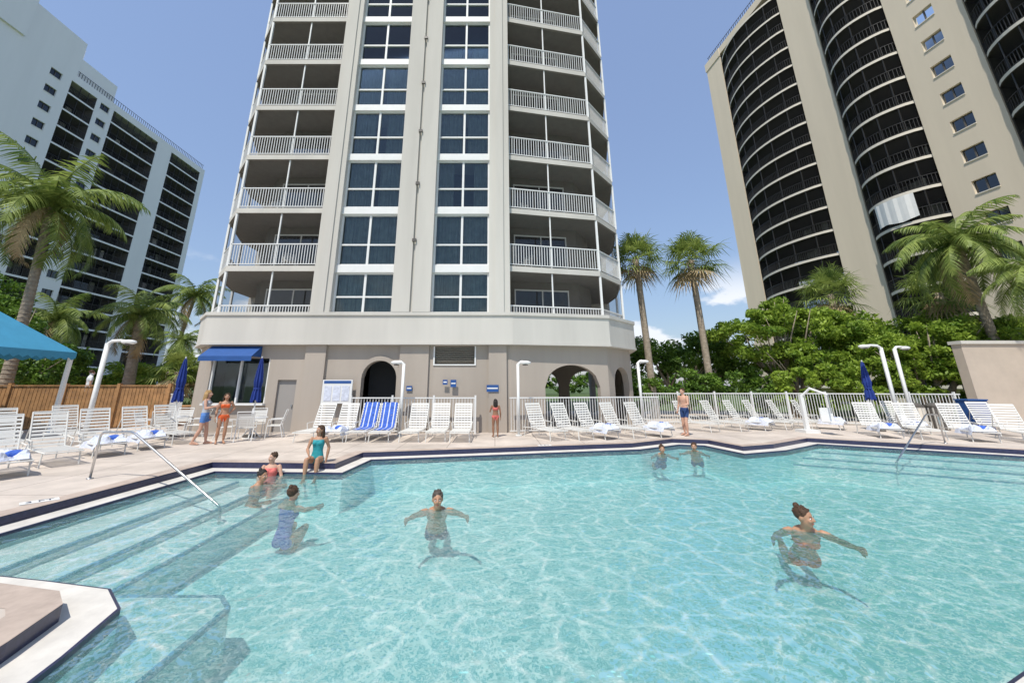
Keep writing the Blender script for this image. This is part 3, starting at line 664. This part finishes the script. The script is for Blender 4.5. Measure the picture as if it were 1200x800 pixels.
def table():
    b=MB(); b.tube([(0,0,.70),(0,0,.73)],.5,'whitealu',24); b.tube([(0,0,0),(0,0,.7)],.03,'whitealu',8); b.tube([(0,0,0),(0,0,.04)],.25,'whitealu',16)
    for i in range(4): a=i*math.pi/2+.4; b.tube([(0,0,.35),(.35*math.cos(a),.35*math.sin(a),.0)],.018,'whitealu',6)
    return b.mesh('table_mesh')
TM=table()
for (x,y) in ((-12.1,15.3),(-9.0,15.1)):
    inst('patio_table',TM,(x,y,0)); 
    for a in (20,110,200,290): inst('patio_chair',CM,(x+.78*math.sin(R(a)),y-.78*math.cos(R(a)),0),R(a+180))
def umbrella():
    b=MB(); b.tube([(0,0,0),(0,0,2.95)],.025,'whitealu',8); b.tube([(0,0,0),(0,0,.12)],.24,'lamp',14)
    N=16; prof=[(2.92,.02),(2.8,.06),(2.4,.12),(2.0,.16),(1.75,.12),(1.6,.16),(1.3,.19)]
    vs=[];
    for z,r in prof:
        for j in range(N*2):
            a=math.pi*j/N; q=r*(1 if j%4<2 else .62); vs.append((q*math.cos(a),q*math.sin(a),z+(.06*math.sin(j*.8) if z<1.6 else 0)))
    n=N*2; b.add(vs,[(i*n+j,i*n+(j+1)%n,(i+1)*n+(j+1)%n,(i+1)*n+j) for i in range(len(prof)-1) for j in range(n)],'navy')
    b.tube([(0,0,1.73),(0,0,1.78)],.135,'navy',12)
    return b.mesh('umbrella_mesh')
UM=umbrella()
for p in ((-12.1,15.3),(-9.0,15.1),(16.3,17.4)): inst('patio_umbrella',UM,(p[0],p[1],0))
def lamp_post(x,y,h,rot,arm=.55):
    b=MB(); b.box(-.05,.05,-.05,.05,0,h-.05,'white'); b.box(-.12,.12,-.12,.12,0,.03,'white')
    b.tube([(0,0,h-.2),(.03,0,h-.04),(.13,0,h+.03),(arm*.6,0,h+.05),(arm,0,h+.02)],[.05,.055,.055,.045,.04],'white',10)
    b.sphere((arm,0,h-.0),(.24,.15,.08),'white'); b.tube([(arm,0,h-.10),(arm,0,h-.03)],.11,'lamp',12)
    b.obj('street_lamp',None,True,(x,y,0),R(rot))
lamp_post(-13.2,13.2,3.3,5,.65); lamp_post(-3.65,15.75,2.75,180,.3); lamp_post(.92,15.8,2.75,0,.3); lamp_post(6.7,18.4,2.95,0,.3); lamp_post(16.7,16.8,3.5,180,.7); lamp_post(17.9,17.4,3.5,10,.6)
def hrail(pts):
    b=MB(); P=[Vector(p) for p in pts]; out=[P[0]]
    for i in range(1,len(P)-1):
        for t in (.0,.25,.5,.75,1.):
            a=P[i]+(P[i-1]-P[i]).normalized()*.12; c=P[i]+(P[i+1]-P[i]).normalized()*.12
            out.append(a*(1-t)**2+P[i]*2*t*(1-t)+c*t*t)
    out.append(P[-1]); b.tube(out,.022,'steel',10); b.tube([P[0],P[0]+Vector((0,0,.02))],.06,'steel',12); b.obj('pool_handrail',None,True)
hrail([(-8.35,8.7,0),(-8.35,8.7,.9),(-7.5,8.5,.93),(-5.0,7.85,-.3),(-5.0,7.85,-.6)])
hrail([(15.0,13.75,0),(15.0,13.75,.92),(14.2,13.35,.95),(11.5,12.0,-.3),(11.5,12.0,-.6)])
b=MB(); b.box(-.3,.3,-.3,.3,0,.12,'white'); b.box(-.07,.07,-.07,.07,.12,1.5,'white'); b.tube([(0,0,1.4),(.2,-.3,1.75),(.4,-.9,1.5)],.05,'white',8); b.tube([(.4,-.9,1.5),(.4,-.9,.8)],.03,'steel',6); b.box(.15,.65,-1.1,-.65,.45,.5,'white'); b.box(.15,.65,-.66,-.6,.5,1.0,'white'); b.obj('pool_lift',loc=(12.9,16.9,0))
for x,y in ((18.6,17.9),(19.5,17.9)):
    b=MB(); b.prism([(.3*math.cos(i*.524),.3*math.sin(i*.524)) for i in range(12)],0,.95,'bslab' if x<19 else 'lamp'); b.tube([(0,0,.95),(0,0,1.02),(0,0,1.12)],[.32,.32,.16],'lamp',12)
    for i in range(12): a=i*.524; b.box(.3*math.cos(a)-.02,.3*math.cos(a)+.02,.3*math.sin(a)-.02,.3*math.sin(a)+.02,.03,.92,'stucco')
    b.obj('litter_bin',loc=(x,y,0))
b=MB(); b.box(-.4,.4,-.25,.25,.06,1.25,'blue'); b.box(-.43,.43,-.28,.28,1.25,1.3,'blue'); b.box(-.38,.38,-.262,-.25,.1,.62,'navy'); b.box(-.38,.38,-.262,-.25,.66,1.2,'navy'); b.box(-.4,.4,-.2,.2,0,.06,'lamp'); b.obj('towel_cabinet',loc=(20.6,17.4,0))

# ------------------------------------------------------------------ people
def skinmat(n,c):
    m=mat(n,c,.5,.05,8); M[n]=m; return n
SK=[skinmat('skin_fair',(.52,.30,.21)),skinmat('skin_tan',(.40,.215,.13)),skinmat('skin_deep',(.26,.13,.075))]
for n_,c_ in (('hair_brown',(.06,.03,.015)),('hair_blonde',(.35,.22,.09)),('hair_black',(.02,.015,.012)),('hair_grey',(.07,.055,.045)),('cl_turq',(.02,.25,.28)),('cl_orange',(.7,.12,.03)),('cl_purple',(.16,.16,.5)),('cl_navy',(.02,.05,.15)),('cl_white',(.7,.73,.75)),('cl_blue',(.08,.2,.5)),('cl_coral',(.6,.14,.12)),('lip',(.35,.1,.08)),('eye_white',(.8,.8,.8)),('eye_dark',(.03,.02,.015)),('cl_grey',(.35,.38,.42))):
    M[n_]=mat(n_,c_,.7,.15 if n_[0] in 'hc' else 0,20)
J0=dict(pelvis=(0,0,.94),chest=(0,.01,1.28),neck=(0,.02,1.46),head=(0,-.005,1.60),
 shL=(.175,.01,1.405),elL=(.235,.03,1.12),wrL=(.25,-.05,.88),shR=(-.175,.01,1.405),elR=(-.235,.03,1.12),wrR=(-.25,-.05,.88),
 hiL=(.09,0,.90),knL=(.105,-.02,.49),anL=(.105,.03,.08),toL=(.13,-.14,.03),hiR=(-.09,0,.90),knR=(-.105,-.02,.49),anR=(-.105,.03,.08),toR=(-.13,-.14,.03))
UP=('pelvis','chest','neck','head','shL','shR','elL','elR','wrL','wrR','hiL','hiR')
def pose(base=None,dz=0,dy=0,lean=0,side=0,**kw):
    J={k:Vector(v) for k,v in J0.items()}
    for k in UP: J[k]=J[k]+Vector((0,dy,dz))
    if lean or side:
        p=J['pelvis'].copy(); Rm=Matrix.Rotation(lean,3,'X')@Matrix.Rotation(side,3,'Y')
        for k in ('chest','neck','head','shL','shR','elL','elR','wrL','wrR'): J[k]=p+Rm@(J[k]-p)
    for k,v in kw.items(): J[k]=Vector(v)
    return J
def person(name,loc,rot,s,J,skin,cloth,ck,hair,hstyle='short',hrot=0,htilt=0,female=False,ck2=None):
    b=MB(); K=skin
    def limb(a,c,r0,r1,bulge=0,n=12):
        a=Vector(a);c=Vector(c); N=6; pts=[a.lerp(c,i/N) for i in range(N+1)]; rs=[r0+(r1-r0)*i/N+bulge*math.sin(math.pi*min(1,i/N*1.4)) for i in range(N+1)]
        b.tube(pts,rs,K,n); b.sphere(a,r0,K); b.sphere(c,r1,K)
    up=(J['neck']-J['pelvis']).normalized(); 
    sx=1 if not female else .93
    prof=[(-.14,.10,.085),(-.05,.155,.105),(.06,.165 if female else .155,.11),(.18,.145,.098),(.32,.125 if female else .14,.088),(.46,.135,.095),(.62,.158,.11 if not female else .12),(.78,.168,.105),(.9,.15,.085),(1.0,.075,.062),(1.06,.05,.05)]
    vs=[];n=20
    sp=(J['shL']-J['shR']).normalized(); hp=(J['hiL']-J['hiR']).normalized()
    for (f,wx,wy) in prof:
        c=J['pelvis'].lerp(J['chest'],f/.6) if f<.6 else J['chest'].lerp(J['neck'],(f-.6)/.4)
        ax=hp.lerp(sp,max(0,min(1,f))).normalized(); ay=up.cross(ax).normalized()
        for j in range(n):
            t=2*math.pi*j/n; vs.append(c+ax*wx*sx*math.cos(t)+ay*wy*math.sin(t))
    fs=[(i*n+j,i*n+(j+1)%n,(i+1)*n+(j+1)%n,(i+1)*n+j) for i in range(len(prof)-1) for j in range(n)]+[list(range(n))[::-1],[(len(prof)-1)*n+j for j in range(n)]]
    b.add(vs,fs,K)
    fwd=-(up.cross(sp)).normalized()
    if fwd.dot(Vector((0,-1,0)))<0 and abs(fwd.y)>.2: fwd=-fwd
    if female:
        for sgn in (1,-1): b.sphere(J['chest']+sp*sgn*.07+fwd*.085+up*.02,(.058,.05,.055),K)
    limb(J['neck']-up*.05,J['head']-Vector((0,0,.06)),.058,.052)
    for S in 'LR':
        limb(J['sh'+S],J['el'+S],.052 if not female else .043,.037,.006); limb(J['el'+S],J['wr'+S],.038,.025,.006)
        limb(J['hi'+S],J['kn'+S],.088,.055,.004); limb(J['kn'+S],J['an'+S],.055,.034,.013)
        a=J['an'+S]; t=J['to'+S]; heel=a+Vector((0,.04,-.045)); limb(a,t+Vector((0,0,.012)),.034,.026); limb(heel,t,.03,.024)
        for q in range(5): 
            dd=(t-a); dd.z=0; dd.normalize(); sd=Vector((-dd.y,dd.x,0)); limb(t+sd*(q-2)*.018,t+sd*(q-2)*.018+dd*(.045-.006*abs(q-(1 if S=='L' else 3))),.012,.01,0,6)
        w=J['wr'+S]; d=(w-J['el'+S]).normalized(); out=(sp if S=='L' else -sp); sd=(out-d*out.dot(d)); sd=sd.normalized() if sd.length>.1 else d.orthogonal().normalized(); pn=d.cross(sd).normalized()
        side=pn
        thumbdir=fwd if abs(fwd.dot(side))>.1 else side
        if side.dot(thumbdir)<0: side=-side
        for q in range(4):
            o=side*(.03-.02*q); k0=w+d*.02+o*.6; k1=w+d*.085+o; limb(k0,k1,.016,.0135,0,8)
            ln=(.038,.043,.040,.030)[q]; bend=-sd
            m1=k1+(d*.92+bend*.3).normalized()*ln; m2=m1+(d*.7+bend*.7).normalized()*ln*.85
            limb(k1,m1,.0115,.0105,0,8); limb(m1,m2,.0105,.009,0,8)
        t0=w+d*.025+side*.02; t1=t0+(side*.75+d*.6).normalized()*.045; t2=t1+(side*.25+d*.95).normalized()*.035
        limb(t0,t1,.014,.012,0,8); limb(t1,t2,.012,.0095,0,8)
    h=J['head']; hr=Matrix.Rotation(hrot,3,'Z')@Matrix.Rotation(htilt,3,'X')
    P=lambda x,y,z:h+hr@Vector((x,y,z))
    b.sphere(P(0,.012,.025),(.076,.096,.088),K,rot=hr); b.sphere(P(0,-.012,-.025),(.062,.078,.085),K,rot=hr); b.sphere(P(0,-.045,-.078),(.036,.034,.03),K,rot=hr)
    b.tube([P(0,-.088,.022),P(0,-.108,-.012),P(0,-.098,-.026)],[.011,.015,.014],K,8)
    for sgn in (1,-1): b.sphere(P(sgn*.077,.012,-.002),(.01,.022,.032),K,rot=hr); b.sphere(P(sgn*.034,-.07,-.02),(.026,.02,.022),K,rot=hr)
    me=b.mesh('tmp'); ob=bpy.data.objects.new('tmp',me); COL.objects.link(ob)
    md=ob.modifiers.new('r','REMESH'); md.mode='VOXEL'; md.voxel_size=.0105
    ms=ob.modifiers.new('s','SMOOTH'); ms.factor=.5; ms.iterations=2
    dg=bpy.context.evaluated_depsgraph_get(); em=bpy.data.meshes.new_from_object(ob.evaluated_get(dg)); bpy.data.objects.remove(ob)
    nf=len(em.polygons); nv=len(em.vertices); co=np.empty(nv*3); em.vertices.foreach_get('co',co); co=co.reshape(-1,3)
    segs=[('torso',J['pelvis']-up*.08,J['neck']),('neck',J['neck'],J['head']),]+[(a+S,J[x+S],J[y+S]) for S in 'LR' for a,x,y in (('ua','sh','el'),('fa','el','wr'),('th','hi','kn'),('sh','kn','an'),('ft','an','to'))]
    rad={'torso':.125,'neck':.06,'ua':.05,'fa':.03,'th':.08,'sh':.045,'ft':.03}
    D_=[];Tt=[]
    for nm,a,c in segs:
        a=np.array(a);c=np.array(c);v=c-a; t=((co-a)@v)/(v@v); tc=np.clip(t,0,1); D_.append(np.linalg.norm(co-(a+tc[:,None]*v),axis=1)-rad[nm if nm in rad else nm[:2]]); Tt.append(t)
    D_=np.array(D_);Tt=np.array(Tt); near=D_.argmin(0); tn=Tt[near,np.arange(nv)]
    names=[x[0] for x in segs]; tors=near==0; th=np.isin(near,[i for i,x in enumerate(names) if x[:2]=='th']); ua=np.isin(near,[i for i,x in enumerate(names) if x[:2]=='ua'])
    if cloth=='trunks': msk=(tors&(tn<.24))|(th&(tn<.62))
    elif cloth=='onepiece': msk=(tors&(tn<.86))|(th&(tn<.1))
    elif cloth=='bikini': msk=(tors&((tn<.2)|((tn>.60)&(tn<.80))))|(th&(tn<.05))
    elif cloth=='shirt': msk=(tors)|(th&(tn<.62))|(ua&(tn<.6))
    elif cloth=='dress': msk=(tors&(tn<.9))|(th&(tn<.5))
    nrm=np.empty(nv*3); em.vertices.foreach_get('normal',nrm); nrm=nrm.reshape(-1,3)
    co[msk]+=nrm[msk]*.006; em.vertices.foreach_set('co',co.ravel())
    em.materials.clear()
    for k in (K,ck,ck2 or ck): em.materials.append(M[k])
    mi=[];
    for p in em.polygons:
        c=sum(msk[v] for v in p.vertices)*2>=len(p.vertices)
        low=(th[p.vertices[0]] or (tors[p.vertices[0]] and tn[p.vertices[0]]<.24))
        mi.append((2 if low else 1) if c else 0)
    em.polygons.foreach_set('material_index',mi); em.polygons.foreach_set('use_smooth',[True]*nf); em.update()
    root=empty(name,loc); root.rotation_euler[2]=rot; root.scale=(s,)*3
    bo=bpy.data.objects.new('body',em); COL.objects.link(bo); bo.parent=root
    f=MB()
    for sgn in (1,-1):
        f.sphere(P(sgn*.03,-.078,.008),(.014,.009,.008),'eye_white',10,6,hr); f.sphere(P(sgn*.03,-.085,.008),(.006,.004,.006),'eye_dark',8,6,hr)
        f.tube([P(sgn*.016,-.089,.027),P(sgn*.032,-.088,.032),P(sgn*.047,-.076,.026)],.004,hair,6)
    f.tube([P(-.022,-.083,-.052),P(0,-.092,-.05),P(.022,-.083,-.052)],[.003,.006,.003],'lip',6)
    f.obj('face',root,True)
    hb=MB(); hb.sphere(P(0,.03,.045),(.086,.098,.088),hair,20,14,hr)
    g=random.Random(len(name)+int(loc[0]*10))
    if hstyle in('long','bob'):
        L=.26 if hstyle=='long' else .12
        for i in range(15):
            a=R(-100+200*i/14); x=.082*math.sin(a);y=.035+.078*math.cos(a)
            hb.tube([P(x,y,.06),P(x*1.08,y*1.05,-.03),P(x*1.1,y*1.1+.01,-.06-L*.5),P(x*.9,y*1.0,-.06-L)],[.022,.024,.022,.006],hair,6)
    if hstyle=='pony':
        hb.sphere(P(0,.13,.05),.035,hair); hb.tube([P(0,.13,.05),P(0,.17,.0),P(0,.155,-.1),P(0,.14,-.18)],[.025,.03,.024,.006],hair,8)
    if hstyle=='bun': hb.sphere(P(0,.08,.125),.036,hair)
    for i in range(30):
        a=g.uniform(0,6.28); e=g.uniform(.2,1.3); q=Vector((.084*math.cos(a)*math.cos(e),.03+.096*math.sin(a)*math.cos(e),.045+.086*math.sin(e)))
        if q.y>-.05: hb.sphere(P(*q),g.uniform(.010,.018),hair,6,4)
    hb.obj('hair',root,True)
    return root
# a swimmer; joints are shifted so the water surface is local z=0 (larger depth = deeper in the water)
def swim(lean=45,depth=.03,spread=.5,fwdarm=-.22,armz=-.05,tuck=False,**k):
    J=pose(lean=R(lean)); nk=J['neck']
    J['head']=nk+Vector((0,-.05,.135)); z0=nk.z+depth-.06
    pv=J['pelvis']
    for S,sg in (('L',1),('R',-1)):
        if tuck: J['kn'+S]=pv+Vector((sg*.13,-.34,.10)); J['an'+S]=pv+Vector((sg*.12,-.10,-.24)); J['to'+S]=pv+Vector((sg*.13,-.22,-.33))
        else: J['kn'+S]=pv+Vector((sg*.13,.33,-.18)); J['an'+S]=pv+Vector((sg*.11,.72,-.02)); J['to'+S]=pv+Vector((sg*.11,.87,-.08))
        sh=J['sh'+S]; J['el'+S]=Vector((sg*(spread*.78),sh.y-.06,z0+armz-.04)); J['wr'+S]=Vector((sg*spread,sh.y+fwdarm,z0+armz-.03))
    for kk in J: J[kk]=J[kk]-Vector((0,nk.y,z0))
    for kk,v in k.items(): J[kk]=Vector(v)
    return J
person('swimming_man',(-.98,7.3,WZ),R(8),1.1,swim(42,.05,.42,-.26,-.02),SK[1],'trunks','cl_navy','hair_grey')
person('swimming_woman',(4.5,6.3,WZ),R(-22),1.12,swim(40,.03,.42,-.28,-.03),SK[1],'bikini','cl_orange','hair_brown','bun',female=True,hrot=R(50))
person('swimming_woman',(-3.75,7.85,WZ),R(160),1.08,swim(10,.11,.36,-.2,-.1,True),SK[0],'onepiece','cl_purple','hair_brown','bun',female=True)
person('swimming_woman',(-5.0,9.0,WZ),R(75),1.0,swim(20,.03,.34,-.25,-.05,True),SK[1],'bikini','cl_navy','hair_black','bun',female=True)
person('swimming_woman',(5.15,12.8,WZ),R(-10),1.0,swim(50,.06,.34),SK[1],'onepiece','cl_navy','hair_brown','bun',female=True)
person('swimming_man',(6.4,13.3,WZ),R(-30),1.0,swim(50,.06,.38),SK[1],'trunks','cl_navy','hair_brown')
sit=lambda **k: pose(dz=-.82,dy=0,knL=(.13,-.42,.14),knR=(-.13,-.42,.14),anL=(.13,-.44,-.28),anR=(-.13,-.44,-.28),toL=(.14,-.60,-.34),toR=(-.14,-.60,-.34),**k)
person('sitting_woman',(-4.45,10.42,.0),R(8),.97,sit(elL=(.25,.08,.36),wrL=(.22,.04,.05),elR=(-.24,-.05,.33),wrR=(-.13,-.28,.24)),SK[1],'onepiece','cl_turq','hair_brown','long',female=True,hrot=R(-30))
person('sitting_woman',(-5.25,9.85,-.53),R(15),.95,sit(elL=(.26,-.05,.36),wrL=(.2,-.28,.24),elR=(-.25,-.05,.35),wrR=(-.16,-.3,.24)),SK[0],'onepiece','cl_coral','hair_brown','short',female=True,hrot=R(-40))
person('standing_woman',(-9.65,13.5,0),R(110),.99,pose(knL=(.1,-.08,.5),anL=(.1,-.12,.08),toL=(.11,-.29,.03),knR=(-.1,.03,.49),anR=(-.1,.2,.1),toR=(-.11,.04,.03),elR=(-.25,-.05,1.14),wrR=(-.2,-.28,1.2)),SK[0],'dress','cl_grey','hair_blonde','long',female=True,ck2='cl_blue')
person('standing_woman',(-9.15,13.7,0),R(40),.93,pose(elL=(.3,.05,1.2),wrL=(.14,-.03,1.0)),SK[1],'bikini','cl_orange','hair_brown','long',female=True)
person('standing_man',(7.45,15.9,0),R(-60),1.02,pose(knL=(.1,-.12,.5),anL=(.1,-.1,.08),toL=(.11,-.27,.03),elL=(.24,-.08,1.14),wrL=(.2,-.3,1.1)),SK[0],'trunks','cl_navy','hair_brown')
person('standing_girl',(.02,15.45,0),R(185),.79,pose(elL=(.26,-.02,1.15),wrL=(.2,-.2,1.3)),SK[2],'bikini','cl_coral','hair_black','long',female=True)
person('standing_man',(-19.3,18.9,.85),R(150),1.0,pose(),SK[0],'shirt','cl_white','hair_brown')

# ------------------------------------------------------------------ sky, sun, camera
wd=bpy.data.worlds.new('World'); scene.world=wd; wd.use_nodes=True; nt=wd.node_tree; bg=nt.nodes['Background']
EL=R(60); AZ=math.atan2(-.42,-.9)
sky=nt.nodes.new('ShaderNodeTexSky'); sky.sky_type='NISHITA'; sky.sun_disc=False; sky.sun_elevation=EL; sky.sun_rotation=AZ; sky.air_density=1.7; sky.dust_density=.6; sky.ozone_density=6.0
tc=nt.nodes.new('ShaderNodeTexCoord'); sp=nt.nodes.new('ShaderNodeSeparateXYZ'); nt.links.new(tc.outputs['Generated'],sp.inputs[0])
hz=nt.nodes.new('ShaderNodeMix'); hz.data_type='RGBA'; hz.inputs[0].default_value=.5; hz.inputs[7].default_value=(2.3,3.0,5.0,1); nt.links.new(sky.outputs[0],hz.inputs[6])
mp=nt.nodes.new('ShaderNodeMapping'); mp.inputs['Scale'].default_value=(1,1,2.0); nt.links.new(tc.outputs['Generated'],mp.inputs[0])
nz=nt.nodes.new('ShaderNodeTexNoise'); nz.inputs['Scale'].default_value=6.5; nz.inputs['Detail'].default_value=7; nz.inputs['Roughness'].default_value=.5; nt.links.new(mp.outputs[0],nz.inputs[0])
r1=nt.nodes.new('ShaderNodeMapRange'); r1.interpolation_type='SMOOTHSTEP'; r1.inputs['From Min'].default_value=.49; r1.inputs['From Max'].default_value=.58; nt.links.new(nz.outputs['Fac'],r1.inputs['Value'])
r2=nt.nodes.new('ShaderNodeMapRange'); r2.interpolation_type='SMOOTHSTEP'; r2.inputs['From Min'].default_value=.29; r2.inputs['From Max'].default_value=.18; nt.links.new(sp.outputs['Z'],r2.inputs['Value'])
mm=nt.nodes.new('ShaderNodeMath'); mm.operation='MULTIPLY'; nt.links.new(r1.outputs[0],mm.inputs[0]); nt.links.new(r2.outputs[0],mm.inputs[1])
mx=nt.nodes.new('ShaderNodeMix'); mx.data_type='RGBA'; mx.inputs[7].default_value=(6.2,6.5,7.0,1)
nt.links.new(mm.outputs[0],mx.inputs[0]); nt.links.new(hz.outputs[2],mx.inputs[6]); nt.links.new(mx.outputs[2],bg.inputs[0]); bg.inputs[1].default_value=.15
sl_=bpy.data.lights.new('sun','SUN'); sl_.energy=4.7; sl_.angle=R(.5); sl_.color=(1,.95,.86)
so=bpy.data.objects.new('sun',sl_); COL.objects.link(so)
sd=Vector((math.sin(AZ)*math.cos(EL),math.cos(AZ)*math.cos(EL),math.sin(EL)))
so.rotation_euler=sd.to_track_quat('Z','Y').to_euler(); so.location=sd*60
cam=bpy.data.cameras.new('camera'); co_=bpy.data.objects.new('camera',cam); COL.objects.link(co_); scene.camera=co_
co_.location=(0,0,1.85); co_.rotation_euler=(R(90+15.17),0,0); cam.sensor_width=36; cam.lens=36*450/1200; cam.shift_x=20/1200; cam.shift_y=-70/1200; cam.clip_end=6000; cam.clip_start=.05
scene.view_settings.view_transform='Standard'; scene.view_settings.look='None'; scene.view_settings.exposure=0
